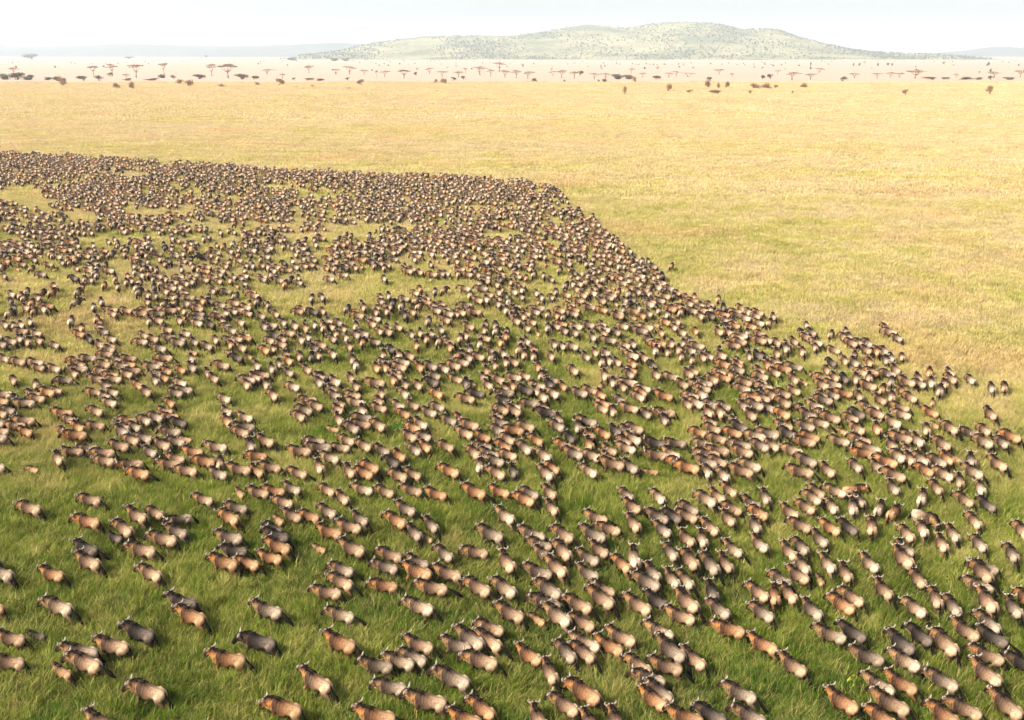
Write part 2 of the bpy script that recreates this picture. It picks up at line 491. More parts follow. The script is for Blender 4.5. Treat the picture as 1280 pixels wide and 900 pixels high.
        crest = 0.92 * sstep(0.27, 0.07, abs(y)) * sstep(1.13, 1.26, z) * sstep(-0.16, 0.26, x)  # dark mane, widened over the withers to stand in for shading
        spine = 0.45 * sstep(0.07, 0.01, abs(y)) * sstep(1.1, 1.2, z)
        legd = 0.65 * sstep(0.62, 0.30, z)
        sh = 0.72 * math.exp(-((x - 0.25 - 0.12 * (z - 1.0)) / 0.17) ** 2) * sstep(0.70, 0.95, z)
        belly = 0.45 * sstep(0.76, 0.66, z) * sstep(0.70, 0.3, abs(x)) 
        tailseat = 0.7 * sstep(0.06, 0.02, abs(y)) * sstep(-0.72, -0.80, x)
        inner_shade = 0.75 * sstep(0.12, 0.05, abs(y)) * sstep(0.88, 0.74, z) * sstep(-0.4, -0.55, x)  # shade between the hind legs, painted into the coat
        dark = max(face, crest, spine, legd, sh, belly, tailseat, inner_shade)
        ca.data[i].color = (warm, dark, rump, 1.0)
    return res

def head_pose(p, yaw, pitch):
    p = Vector(p)
    w = sstep(0.40, 0.84, p.x)
    if w <= 0: return p
    c = Vector((0.46, 0, 1.08))
    m = Matrix.Rotation(R(yaw) * w, 4, 'Z') @ Matrix.Rotation(R(pitch) * w, 4, 'Y')
    return c + (m @ (p - c))

def posed(me, yaw, pitch, name=None):
    q = me.copy()
    if name: q.name = name
    for v in q.vertices: v.co = head_pose(v.co, yaw, pitch)
    return q

def horn_mesh(s, k=1.0):
    V, F = tube([(0.90, 0.02 * s, 1.275), (0.895, 0.10 * s, 1.27), (0.895, 0.20 * s * k, 1.255), (0.90, 0.29 * s * k, 1.275), (0.905, 0.34 * s * k, 1.325), (0.90, 0.335 * s * k, 1.395), (0.89, 0.28 * s * k, 1.445)],
                [0.058, 0.056, 0.050, 0.044, 0.036, 0.027, 0.010], 7)
    return mesh('horn', V, F)

def tuft(V, F, p, d, r, side):
    d = Vector(d); p = Vector(p)
    a = Vector(side).normalized()
    b = d.normalized().cross(a).normalized()
    i = len(V)
    V += [p + a * r, p + b * r * 0.6, p - a * r, p - b * r * 0.6, p + d * 0.6 + a * r * 0.5, p + d * 0.6 - a * r * 0.5, p + d]
    F += [(i, i + 1, i + 4), (i + 1, i + 2, i + 5, i + 4), (i + 2, i + 3, i + 5), (i + 3, i, i + 4, i + 5), (i + 4, i + 5, i + 6)]

def mane_mesh(rs):
    V, F = [], []
    for k in range(22):
        t = k / 21
        x = 0.20 + 0.66 * t
        z = np.interp(x, [0.2, 0.42, 0.6, 0.75, 0.88], [1.34, 1.365, 1.36, 1.345, 1.30])
        for s in (-1, 1):
            side = s if rs.random() < 0.8 else -s
            d = Vector((-0.05 - 0.05 * rs.random(), side * (0.06 + 0.05 * rs.random()), 0.02 - 0.10 * rs.random())) * (1.0 + 0.7 * math.sin(math.pi * min(1, t + 0.15)))
            tuft(V, F, (x - 0.02 * rs.random(), 0.02 * s, z - 0.015), d + Vector((0, 0, 0.05)), 0.045, (1, 0, 0.2))
    return mesh('mane', V, F)

def beard_mesh(rs):
    V, F = [], []
    for k in range(18):
        t = k / 17
        x = 0.50 + 0.44 * t
        z = np.interp(x, [0.5, 0.6, 0.75, 0.88, 0.95], [0.80, 0.84, 0.93, 1.0, 1.0])
        for s in (-1, 1):
            d = Vector((-0.03 - 0.05 * rs.random(), s * 0.02, -0.13 - 0.10 * rs.random() * (0.4 + math.sin(math.pi * t))))
            tuft(V, F, (x, 0.03 * s, z + 0.02), d, 0.032, (1, 0, 0.1))
    return mesh('beard', V, F)

def tail_mesh(stream, sway, rs):
    a = R(12 + stream * 62)
    p0 = Vector((-0.80, 0, 1.06)); path = [Vector((-0.76, 0, 1.08)), p0]
    L = 0.88; nseg = 7
    p = p0.copy()
    for k in range(nseg):
        aa = a * (1.0 - 0.35 * k / nseg) + R(6)
        p = p + Vector((-math.sin(aa), sway * 0.10 * (k + 1) / nseg, -math.cos(aa))) * (L / nseg)
        path.append(p.copy())
    rad = [0.045, 0.04, 0.035, 0.042, 0.072, 0.095, 0.095, 0.07, 0.018]
    V, F = tube(path, rad, 7, flat=1.0)
    for v in range(4 * 7, len(V)):
        V[v] = V[v] + Vector((rs.uniform(-.012, .012), rs.uniform(-.014, .014), rs.uniform(-.012, .012)))
    for k in range(8):                       # loose hair ends
        b = path[-3] + Vector((rs.uniform(-.03, .03), rs.uniform(-.05, .05), 0))
        tuft(V, F, b, (path[-1] - path[-3]) * rs.uniform(0.8, 1.4), 0.03, (0, 1, 0))
    return mesh('tail', V, F)

GAITS = [[(16, -6), (-20, -28), (-14, 4), (18, 10)],
         [(-18, -24), (14, -4), (20, 12), (-16, 2)],
         [(4, -4), (-8, -16), (12, 8), (-6, 2)],
         [(26, -20), (-24, -34), (-22, 0), (24, 14)]]
HEADS = [(0, -8), (20, -4), (-18, -7), (6, 10), (-8, -16)]
rs = random.Random(3)
BODY0 = [build_body(g) for g in GAITS]
MANE0 = [mane_mesh(rs) for _ in range(2)]
BEARD0 = [beard_mesh(rs) for _ in range(2)]
HORN0 = [(horn_mesh(1), horn_mesh(-1)), (horn_mesh(1, 0.84), horn_mesh(-1, 0.84))]
TAILS = [tail_mesh(s, w, rs) for s, w in ((0.0, 0.3), (0.12, -0.6), (0.55, 0.4), (0.9, -0.4), (0.3, 0.0))]
LOW = (0, 44)                                  # grazing reach
HP = HEADS + [LOW]
BODIES = [[posed(b, *h) for h in HP] for b in BODY0]
MANES = [[posed(b, *h) for h in HP] for b in MANE0]
BEARDS = [[posed(b, *h) for h in HP] for b in BEARD0]
HORNS = [[(posed(a, *h), posed(b, *h)) for h in HP] for a, b in HORN0]
for grp in (BODIES, MANES, BEARDS):
    for row in grp:
        for m_ in row: m_.materials.append(None) if len(m_.materials) == 0 else None
# ---- where the nearest animals stand: per block of the photograph (corner x, y), head and tail-root in eighths of a pixel, coat
NEAR = [
(0,800,'-90 120 245 190 t;490 235 715 350 c;580 50 980 130 g;660 100 1010 250 t;840 690 1150 880 t;920 -30 1290 60 t'),
(160,800,'-20 390 375 540 t;770 110 1180 190 o'),
(320,800,'380 250 750 470 t;60 560 460 700 o;620 -100 1000 60 o;960 660 1400 770 o;1120 160 1370 230 g;1160 350 1510 450 g'),
(480,800,'10 90 310 200 l;170 50 420 190 g;180 -80 495 50 t;470 240 860 430 g;190 510 630 620 t;630 650 980 790 o;850 500 1105 720 o;760 90 1140 220 t;570 -90 890 30 g;670 -170 1000 60 g;890 -130 1160 60 t;910 -250 1200 -120 t'),
(640,800,'110 40 300 170 o;330 150 440 370 t;470 -40 630 160 g;640 -20 840 150 t;490 340 885 590 o;450 510 700 700 t;700 660 850 880 t;180 580 350 850 t;1010 660 1120 880 t;560 -110 870 50 l;820 -90 1110 80 o;930 -170 1240 -10 t;1210 150 1380 300 t'),
(800,800,'30 300 240 400 g;150 370 350 540 g;20 420 290 610 o;300 640 640 770 o;80 130 430 260 t;150 -70 460 170 g;420 40 650 230 t;820 370 1170 550 g;590 590 870 780 d;1040 640 1270 790 g;1080 -105 1380 60 o'),
(960,800,'120 90 390 290 t;560 430 910 660 o;820 30 1170 170 g;980 290 1270 490 l;1010 460 1420 690 t;1000 590 1300 830 o;1170 260 1500 470 o;1190 -140 1470 90 d;1230 50 1530 240 l'),
(1120,800,'330 -140 580 130 t;360 260 630 440 g;500 510 870 720 t;410 600 640 800 o;740 0 1110 170 t;740 150 1060 410 t;930 450 1270 740 t;1150 110 1450 250 d'),
(0,700,'-200 40 130 150 g;380 40 635 130 o;380 350 720 490 l;-250 380 40 470 o;10 690 250 760 t;260 690 450 740 k;1170 610 1545 750 d;-300 -60 10 40 d'),
(160,700,'110 20 330 150 t;370 330 690 430 d;470 450 770 590 o;1220 400 1540 510 g;1050 720 1480 830 d;1120 -60 1310 20 o'),
(320,700,'730 -20 975 90 g;720 100 965 240 t;540 230 855 300 t;690 430 985 540 l;1110 160 1420 230 o'),
(480,700,'-80 -30 140 60 g;170 20 480 140 o;480 30 775 140 t;300 190 640 270 t;190 350 495 480 l;800 150 1065 310 t;1080 150 1320 330 l;1110 400 1400 560 t;270 -70 450 20 g;1110 -150 1300 80 t'),
(640,700,'110 10 405 130 g;330 -60 540 130 t;230 160 490 350 g;160 320 490 460 g;300 410 585 620 l;160 510 330 620 c;520 310 800 470 t;560 480 830 640 t;680 20 870 140 g;780 170 1035 300 t;720 230 1020 440 t;1120 310 1390 490 t;1210 90 1480 260 g;1170 -210 1250 40 l'),
(800,700,'90 10 200 150 g;250 40 390 220 l;400 60 530 230 l;400 -150 565 60 t;90 290 280 430 d;340 270 585 480 t;240 430 555 570 t;610 -120 780 110 g;790 -110 920 70 t;710 210 770 350 d;730 370 900 520 g;700 570 1055 690 o;40 570 340 740 l;1170 220 1310 350 t;1120 380 1340 550 g'),
(960,700,'80 90 230 220 g;230 40 415 170 t;290 -80 410 80 l;50 220 80 380 o;140 200 275 370 t;350 350 545 530 g;500 110 550 220 c;540 -110 680 70 l;740 20 820 160 t;610 290 870 480 o;770 250 960 400 t;710 570 990 750 d;450 610 790 750 l;950 -90 1110 60 l;1090 160 1245 330 t'),
(1120,700,'-40 -160 170 40 t;190 70 295 220 t;90 330 305 510 l;390 260 450 420 t;530 330 640 500 g;590 560 840 740 t;150 570 400 780 d;850 10 1015 90 g;760 -60 980 170 t;690 130 985 270 l;810 240 1000 490 t;810 460 1045 680 g;860 640 1130 800 d;1100 310 1260 520 g;1275 280 1400 420 o'),
(0,600,'140 200 410 290 t;770 120 1010 190 t;730 340 1000 420 o;720 600 980 700 d;710 710 1000 840 t;1110 370 1310 520 t;1240 260 1465 380 t;1050 510 1230 590 k;1250 620 1560 710 t'),
(160,600,'200 230 350 320 t;430 340 640 330 g;370 420 590 520 g;180 510 490 600 t;670 110 850 180 t;900 270 1105 400 o;980 190 1195 260 g;1110 60 1200 150 c;1190 50 1380 110 t;850 500 1150 570 g;900 630 1195 680 d;770 730 1100 840 o'),
(320,600,'160 50 280 90 o;250 150 370 210 t;320 10 445 80 g;240 260 435 350 t;210 330 300 420 c;420 270 625 360 o;100 390 260 490 d;50 470 330 580 d;60 560 345 690 o;20 680 260 760 o;620 210 800 320 g;950 280 1120 390 g;790 380 1055 460 t;590 430 860 520 o;790 580 1090 710 t;560 620 695 690 c;640 0 790 100 t;800 70 920 180 t;980 10 1170 80 l;1210 20 1380 110 t;1210 640 1460 750 t'),
(480,600,'190 20 385 90 t;400 50 630 130 o;110 190 315 300 g;20 300 220 430 o;240 400 380 540 g;400 530 470 590 c;410 330 535 460 g;530 610 685 750 g;780 30 1020 140 o;1040 20 1260 110 o;1120 250 1300 390 l;920 440 1195 570 g;830 640 1045 700 t'),
(640,600,'20 90 225 200 o;110 40 270 130 g;340 30 440 130 t;360 180 455 290 t;410 430 615 580 t;60 450 335 570 g;160 540 410 640 g;200 620 425 750 l;430 580 575 760 t;740 280 960 370 t;850 390 1090 480 t;680 440 940 580 g;790 580 965 710 t;650 650 870 790 g;1100 50 1210 160 g;1130 160 1290 270 t;1150 310 1275 470 t;1060 730 1180 860 o'),
(800,600,'150 70 245 180 l;60 260 285 390 g;240 250 415 370 d;140 370 310 510 g;420 180 590 290 g;430 280 580 360 t;540 80 760 230 l;700 50 850 170 t;870 20 970 110 t;880 200 1025 290 t;810 260 950 400 t;610 350 785 500 t;400 460 545 600 t;615 500 660 610 l;260 580 380 750 g;880 590 1025 710 l;1060 140 1210 240 g;1090 210 1280 350 o;1120 340 1200 470 g;1130 520 1280 660 l;1220 50 1290 190 g'),
(960,600,'130 200 310 330 t;270 360 440 460 t;280 150 475 280 t;360 60 535 190 l;450 30 570 130 t;570 10 790 110 l;940 30 740 60 o;830 150 870 300 l;870 90 965 220 g;640 190 690 280 l;520 350 725 490 o;730 360 900 490 d;1150 180 1090 290 l;1040 340 1050 500 t;1330 210 1210 330 o;150 590 290 740 t;280 540 400 690 g;470 480 600 610 g'),
(1120,600,'290 60 250 190 l;400 0 460 90 t;470 400 165 300 L;270 420 310 510 l;420 500 510 660 t;550 440 630 560 l;40 400 180 560 t;50 590 185 710 g;620 90 780 210 t;580 -90 610 20 t;820 -40 880 90 l;860 150 1005 260 d;740 290 850 430 t;770 500 905 660 g;1200 370 1330 530 t;1140 620 1215 760 g;-40 0 35 90 g'),
]
# rumps of the animals farther out (corner x, y of the block; quarters of a pixel)
MID = [
(0,400,'30 130 110 100 70 30 160 15 205 70 210 110 10 90 350 15 500 20 540 60 580 100 420 75 460 100 520 130 480 190 560 170 550 230 600 210 680 190 640 240 700 255 660 275 530 265 520 300 550 340 580 420 545 390 510 360 790 310 710 330 800 240 840 295 860 195 830 150 790 100 740 80 920 120 990 115 950 70 860 50 760 15 800 10 910 10 1010 20 1070 30 1120 10 1060 140 1090 110 1180 60 1220 20 1160 130 1210 100 1210 195 1230 150 1145 235 980 250 970 205 1090 300 1050 270 130 215 210 220 300 250 360 300 390 270 430 250 410 205 420 235 80 310 190 385 230 390 270 370 60 375 40 415 70 455 30 470 120 525 40 555 30 590 20 520 360 470 510 465 520 525 430 580 415 545 420 650 480 645 310 710 640 640 690 610 700 540 680 510 750 510 640 570 870 420 860 460 900 560 930 520 910 370 930 325 1150 400 1155 465 1250 330 1270 310 780 665 920 610 920 695 1010 660 980 760 900 720 740 775 710 720 1130 640 1100 725 1130 775 1240 570 1260 490 1270 540 1270 650 1260 750 20 740'),
(320,400,'60 40 100 30 150 20 190 70 150 105 240 110 270 95 210 40 260 50 300 30 340 50 90 110 65 160 390 40 450 50 400 100 500 40 560 80 520 85 480 140 535 120 350 135 320 185 400 180 380 15 430 20 600 30 640 60 670 70 730 40 790 80 810 135 620 110 640 190 690 160 720 190 750 245 790 190 835 250 860 15 890 80 910 115 940 55 990 120 1020 100 970 10 1090 40 1060 90 1120 130 1140 190 1080 200 1200 160 1170 100 1230 120 1250 180 1270 220 1200 40 1250 70 1150 60 20 240 90 255 125 230 180 215 225 195 275 255 340 300 215 340 420 320 500 235 490 210 515 340 490 300 660 250 640 320 710 270 730 290 760 330 700 310 640 380 760 380 740 440 650 445 540 420 545 470 570 525 440 430 400 360 420 385 330 440 300 400 240 490 105 390 60 330 20 300 640 545 510 555 490 610 430 510 580 640 660 660 740 690 710 720 820 550 800 590 820 660 900 470 940 440 930 380 910 320 920 285 1020 240 1030 300 1000 190 1060 330 1090 400 1140 370 1180 330 1150 300 1240 310 1260 350 1270 410 1000 510 1080 580 1170 590 985 640 1120 680 1120 745 1010 770 1240 570 1230 490 1260 530 1270 460 1240 710 1200 690 1270 650 340 610 270 660 85 620 50 680 410 700 330 750 250 770 120 740 500 770 610 750 570 780 820 780 750 790 20 770 370 640 1240 780'),
(640,400,'90 45 40 15 180 50 240 35 120 15 330 75 280 60 350 40 420 95 490 55 540 70 580 35 520 105 470 30 640 40 700 45 790 15 840 20 740 130 700 110 760 70 620 130 600 160 630 190 720 165 810 130 850 190 840 160 910 110 930 60 870 70 960 135 970 195 930 265 880 330 1070 190 1140 130 1100 70 1180 70 1220 40 1270 110 1250 190 1270 20 1110 20 1150 30 1090 230 1160 260 1090 285 50 130 90 120 30 160 110 190 140 245 210 190 230 130 270 135 320 140 390 190 430 170 490 170 530 220 460 220 500 215 620 230 610 280 620 320 560 340 520 320 480 295 740 285 720 230 680 200 690 350 660 390 560 410 680 475 640 450 800 390 810 470 460 385 430 360 510 465 480 450 330 265 90 285 20 220 230 305 230 380 205 335 130 365 20 340 100 360 40 440 30 470 220 470 180 450 270 540 230 520 420 520 410 590 150 610 190 700 350 680 290 640 310 600 440 690 400 640 590 620 640 610 600 570 550 560 650 555 520 660 510 710 620 755 560 730 770 620 860 620 830 690 780 680 930 750 880 720 990 350 1000 320 970 390 950 430 900 430 1000 480 1080 440 1040 430 1060 280 1100 290 1060 550 1010 530 1070 600 1000 630 1030 680 1080 660 1070 720 1020 730 1080 790 990 770 1150 520 1140 570 1220 490 1180 440 1260 590 1200 670 1190 640 1240 740 1200 770 1190 350 1240 380 1270 330 1260 270 1265 440 1200 190 420 770 200 790 20 680 20 770'),
(960,400,'310 75 240 70 220 95 270 120 200 30 360 155 180 170 150 115 110 130 60 120 20 110 60 180 10 190 170 240 60 270 10 240 440 230 410 210 420 90 510 130 480 120 515 160 610 50 670 95 640 70 630 200 660 260 600 210 520 225 550 270 510 300 340 220 310 260 310 300 300 340 450 310 470 390 420 370 810 270 770 310 790 325 860 370 740 395 690 370 590 410 570 355 540 340 940 310 1130 350 1140 490 1110 560 1120 630 1260 600 850 470 710 480 580 480 660 530 800 560 945 560 910 640 760 620 740 670 730 600 680 700 640 640 560 560 560 660 480 560 510 620 405 610 360 505 450 500 320 480 320 410 240 490 230 540 200 460 110 380 110 430 100 480 120 540 50 580 60 640 140 590 160 670 230 610 240 720 220 770 150 310 160 360 20 400 30 450 330 770 580 750 680 790 840 760 890 720 930 790 1030 720 1070 780 1190 740 20 340'),
(640,220,'255 85 275 170 470 310 790 450 930 625 1030 620 1150 680 1240 710 1270 740 600 380 690 430 415 265 420 235'),
]
# open grass inside the far herd (centre x, y, half width, half height, in pixels)
GAPS = [(23,247,32,10),(45,256,26,7),(188,269,26,6),(104,274,20,8),(171,220,18,4),(117,304,24,5),(228,267,18,5),(258,284,22,4),(356,324,12,6),(296,252,8,5),(134,378,22,10),(67,385,14,6),
        (13,304,14,4),(151,331,14,5),(329,234,10,3),(248,371,13,6),(34,350,14,6),(370,283,11,4),(403,311,8,4),(628,297,26,6),(628,281,10,4),(557,340,14,7),(507,286,16,5),(595,260,18,3),(638,260,12,3),
        (494,368,14,5),(450,306,9,4),(695,308,13,4),(705,262,12,4),(665,390,18,6),(520,360,10,5),(155,388,22,10),(150,340,14,8),(240,305,14,4),(375,300,20,6),(350,325,16,6),(450,385,24,8),(380,378,12,6),
        (85,395,18,6),(270,395,14,5),(215,350,14,5),(60,245,8,3),(300,290,14,4),(420,290,10,4),(540,400,20,6),(620,385,10,4),(730,400,18,6),(325,345,12,5),(60,330,14,4),(200,385,10,6),(560,290,10,3)]
EDGE = [(-60,190),(0,191.5),(60,193),(135,197),(200,203),(300,208),(380,214),(450,219),(560,222),(640,226),(690,236),(705,243),(712,262),(745,275),(760,296),(790,322),(835,352),(850,370),(880,386),(905,392),(960,398),(1000,403)]

animals = []      # x, y, heading, scale, coat, kind (near / far), low head
for ox, oy, s in NEAR:
    for rec in s.split(';'):
        a = rec.split(); c = a[4]
        hx, hy, rx, ry = (float(v) for v in a[:4])
        calf = c in 'ck'
        k = 0.62 if calf else 1.0
        hp = at(ox + hx / 8, oy + hy / 8 + 1.0, 1.26 * k); rp = at(ox + rx / 8, oy + ry / 8 + 2.0, 1.04 * k)
        d = (hp - rp); d.z = 0
        L = d.length; d.normalize()
        if calf: s_ = min(0.70, max(0.56, L / 1.86))
        else: s_ = min(1.06, max(0.90, L / 1.86))
        p = rp + d * 0.82 * s_
        animals.append([p.x, p.y, math.atan2(d.y, d.x), s_, {'k': 'd', 'L': 'l'}.get(c, c), 'near', c == 'L', calf])
NB = len(animals)
hd = np.array([[a[0], a[1], a[2]] for a in animals])
def heading_at(x, y):
    """herd heading around a place: smoothed from the near animals, swinging a little to the left with distance"""
    w = np.exp(-((hd[:, 0] - x * 0.55) ** 2 + (hd[:, 1] - min(y, 58)) ** 2) / (2 * 7.0 ** 2)) + 1e-6
    a = math.atan2((w * np.sin(hd[:, 2])).sum(), (w * np.cos(hd[:, 2])).sum())
    far = R(float(np.interp(x / max(y, 1), [-.45, 0, .45], [131, 108, 95])))
    k = sstep(60, 120, y)
    return a * (1 - k) + far * k + R(26) * mnoise.noise(Vector((x * 0.05, y * 0.05, 0.3)))
coat_pool = 'ttttttttgggglllood'
for ox, oy, s in MID:
    v = [float(q) for q in s.split()]
    for i in range(0, len(v), 2):
        rp = at(ox + v[i] / 4, oy + v[i + 1] / 4, 0.98)
        h = heading_at(rp.x, rp.y) + rng.normal(0, R(17))
        s_ = rng.uniform(0.9, 1.05)
        animals.append([rp.x + math.cos(h) * 0.7 * s_, rp.y + math.sin(h) * 0.7 * s_, h, s_, rng.choice(list(coat_pool)), 'far', False, False])

OFF = np.array([-0.55, 0.05, 0.65])
def tri(arr):
    c, s = np.cos(arr[:, 2]), np.sin(arr[:, 2])
    k = arr[:, 3]
    return np.stack([np.stack([arr[:, 0] + c * o * k, arr[:, 1] + s * o * k], 1) for o in OFF], 1)   # n,3,2
A = np.array([[a[0], a[1], a[2], a[3]] for a in animals])
MIN_D = 0.56
for it in range(14):                                   # nudge digitised animals apart so that no two bodies share space
    T = tri(A); P = T.reshape(-1, 2)
    d = P[:, None, :] - P[None, :, :]
    dist = np.sqrt((d ** 2).sum(-1)) + 1e-9
    own = np.repeat(np.arange(len(A)), 3)
    ov = np.where((dist < MIN_D) & (own[:, None] != own[None, :]), (MIN_D - dist) / dist, 0)
    push = (d * ov[..., None]).sum(1) * 0.28
    A[:, :2] += push.reshape(-1, 3, 2).sum(1)
for i, a in enumerate(animals): a[0], a[1] = A[i, 0], A[i, 1]

# ---- the far herd, thrown into the ground the photograph shows as full of animals
ex = [e[0] for e in EDGE]; ey = [e[1] for e in EDGE]
pts = np.zeros((9000, 3, 2)); np_ = 0
T0 = tri(A)
pts[:len(T0)] = T0; np_ = len(T0)
tries = 0; made = 0
while tries < 34000 and np_ < 8900:
    tries += 1
    # even over the ground: rows picked by depth
    Yd = math.sqrt(rng.uniform(98.0 ** 2, 296.0 ** 2)); Xd = rng.uniform(-0.60, 0.35) * Yd
    c_, s_ = math.cos(PITCH), math.sin(PITCH)
    zc = Yd * c_ + CAM_H * s_; yc = -CAM_H * c_ + Yd * s_
    px = 640 + 1280 * Xd / zc; py = 450 - 1280 * yc / zc
    if py > 407: continue
    top = np.interp(px, ex, ey) + 4.0 * mnoise.noise(Vector((Xd * 0.2, Yd * 0.2, 9)))
    if px > 1000 or py < top + 3: continue
    g = 0
    for (gx_, gy_, rx_, ry_) in GAPS:
        q = ((px - gx_) / rx_) ** 2 + ((py - gy_ - 2) / ry_) ** 2
        if q < 1.15: g = 1; break
    if g: continue
    dens = 0.42 + 0.85 * mnoise.noise(Vector((Xd * 0.07, Yd * 0.045, 1.7))) + 0.45 * mnoise.noise(Vector((Xd * 0.22, Yd * 0.16, 4.4)))
    dens += 0.40 * sstep(470, 640, px) + 0.12 * sstep(300, 220, py)
    if rng.random() > min(1, max(0.03, dens)): continue
    h = heading_at(Xd, Yd) + rng.normal(0, R(22))
    k = rng.uniform(0.9, 1.06) if rng.random() > 0.07 else rng.uniform(0.58, 0.7)
    t3 = tri(np.array([[Xd, Yd, h, k]]))[0]
    near = pts[:np_]
    m_ = np.abs(near[:, 1, 1] - Yd) < 2.6
    q = near[m_].reshape(-1, 2)
    if len(q) and (((q[:, None, :] - t3[None]) ** 2).sum(-1).min() < 0.54 ** 2): continue
    pts[np_] = t3; np_ += 1; made += 1
    animals.append([Xd, Yd, h, k, rng.choice(list(coat_pool)) if k > 0.75 else 'c', 'far', False, k < 0.75])
# ---- more animals shoulder to shoulder with the ones already placed behind the nearest group
mid_pool = [a for a in animals if a[5] == 'far' and 62 < a[1] < 112]
tries = 0; extra = 0
while tries < 4000 and extra < 260:
    tries += 1
    b_ = mid_pool[int(rng.integers(len(mid_pool)))]
    an = b_[2] + rng.choice([math.pi / 2, -math.pi / 2, math.pi, 0]) + rng.normal(0, .35)
    q_ = rng.uniform(0.75, 1.5) if abs(math.cos(an - b_[2])) < .7 else rng.uniform(1.7, 2.5)
    Xd, Yd = b_[0] + math.cos(an) * q_, b_[1] + math.sin(an) * q_
    if not 62 < Yd < 112: continue
    h = b_[2] + rng.normal(0, R(14)); k = rng.uniform(.88, 1.04) if rng.random() > .08 else rng.uniform(.58, .7)
    t3 = tri(np.array([[Xd, Yd, h, k]]))[0]
    near = pts[:np_]; m_ = np.abs(near[:, 1, 1] - Yd) < 2.6; q = near[m_].reshape(-1, 2)
    if len(q) and (((q[:, None, :] - t3[None]) ** 2).sum(-1).min() < 0.54 ** 2): continue
    pts[np_] = t3; np_ += 1; extra += 1
    animals.append([Xd, Yd, h, k, rng.choice(list(coat_pool)) if k > .75 else 'c', 'far', False, k < .75])
print('herd', len(animals), 'digitised', NB, 'thrown', made)
hh = hd[:, 2] * 180 / math.pi
# ---- the three hundred nearest become individuals with parts
def pix(x, y, z=0.0):
    c_, s_ = math.cos(PITCH), math.sin(PITCH)
    zz = z - CAM_H
    zc = y * c_ - zz * s_; yc = zz * c_ + y * s_
    return 640 + 1280 * x / zc, 450 - 1280 * yc / zc
order = sorted(range(len(animals)), key=lambda i: animals[i][1])
near_i = [i for i in order if -25 < pix(animals[i][0], animals[i][1], 0.9)[0] < 1305][:300]
near_set = set(near_i)
COAT_WORD = {'t': 'tan brown', 'o': 'rusty brown', 'g': 'grey brown', 'd': 'dark', 'l': 'pale rumped', 'c': 'light tan'}
ROWS = [(846, 'bottom edge'), (800, 'near bottom edge'), (752, 'a seventh up'), (706, 'a fifth up'), (660, 'a quarter up'), (625, 'three tenths up'), (0, 'a third up')]
COLS = ['far left', 'left side', 'left of centre', 'centre left', 'centre right', 'right of centre', 'right side', 'far right']
ORD = ['first', 'second', 'third', 'fourth', 'fifth', 'sixth', 'seventh', 'eighth', 'ninth', 'tenth', 'eleventh', 'twelfth']
def view_word(a):
    los = math.atan2(a[1], a[0]); d = (a[2] - los + math.pi) % (2 * math.pi) - math.pi
    if abs(d) < R(32): return 'seen from behind'
    side = 'left' if d > 0 else 'right'
    return ('angling away ' if abs(d) < R(62) else 'walking ') + side
zones = {}
for i in near_i:
    a = animals[i]
    px, py = pix(a[0], a[1], 0.9)
    row = next(r for r in ROWS if py >= r[0])[1]
    col = COLS[min(7, max(0, int(px / 160)))]
    what = 'calf' if a[7] else 'wildebeest'
    zones.setdefault((COAT_WORD[a[4]], what, view_word(a), row, col), []).append((px, i))
label_of = {}
for (cw, what, vw, row, col), lst in zones.items():
    lst.sort()
    for k, (px, i) in enumerate(lst):
        if len(lst) == 1: label_of[i] = f'{cw} {what} {vw}, {row}, {col}'
        elif len(lst) == 2: label_of[i] = f'{cw} {what} {vw}, {row}, {col}, ' + ('leftmost of two' if k == 0 else 'rightmost of two')
        else: label_of[i] = f'{cw} {what} {vw}, {row}, {col}, {ORD[k]} from left'
rs = random.Random(11)
def pick_head(a):
    if a[6]: return 5
    return rs.choices([0, 1, 2, 3, 4], [4, 3, 2, 3, 2])[0]
for i in near_i:
    x, y, h, s, coat, kind, low, calf = animals[i]
    root = empty('wildebeest', (x, y, 0), h, s)
    tag(root, label_of[i], 'wildebeest', 'wildebeest herd nearest the viewer')
    g = rs.randrange(4); hp = pick_head(animals[i])
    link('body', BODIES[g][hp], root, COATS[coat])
    if not calf:
        hs = HORNS[0 if rs.random() < 0.65 else 1][hp]
        link('horn', hs[0], root, M_HORN); link('horn', hs[1], root, M_HORN)
        link('beard', BEARDS[rs.randrange(2)][hp], root, M_BEARD)
    link('mane', MANES[rs.randrange(2)][hp], root, M_HAIR)
    link('tail', TAILS[rs.choices(range(5), [4, 4, 3, 2, 4])[0]], root, M_HAIR)

# ---- everything farther out reads as one mass
def joined(bm_list):
    """several meshes with their materials as one mesh"""
    me = bpy.data.meshes.new('far_wildebeest')
    V = []; F = []; MI = []; C = []
    for k, (m_, mat, col) in enumerate(bm_list):
        b = len(V)
        V += [tuple(v.co) for v in m_.vertices]
        att = m_.color_attributes.get('pelt')
        C += [tuple(d.color) for d in att.data] if att else [(0, 1, 0, 1)] * len(m_.vertices)
        for p in m_.polygons: F.append(tuple(b + q for q in p.vertices)); MI.append(k)
        me.materials.append(mat)
    me.from_pydata(V, [], F)
    me.polygons.foreach_set('material_index', MI); me.polygons.foreach_set('use_smooth', [True] * len(F))
    ca = me.color_attributes.new('pelt', 'FLOAT_COLOR', 'POINT')
    ca.data.foreach_set('color', np.array(C, dtype=np.float32).ravel())
    me.update(); return me
protos = []; kinds = []
variants = [(0, 0, 0), (1, 1, 1), (2, 2, 4), (3, 3, 2), (0, 4, 4), (2, 3, 1)]
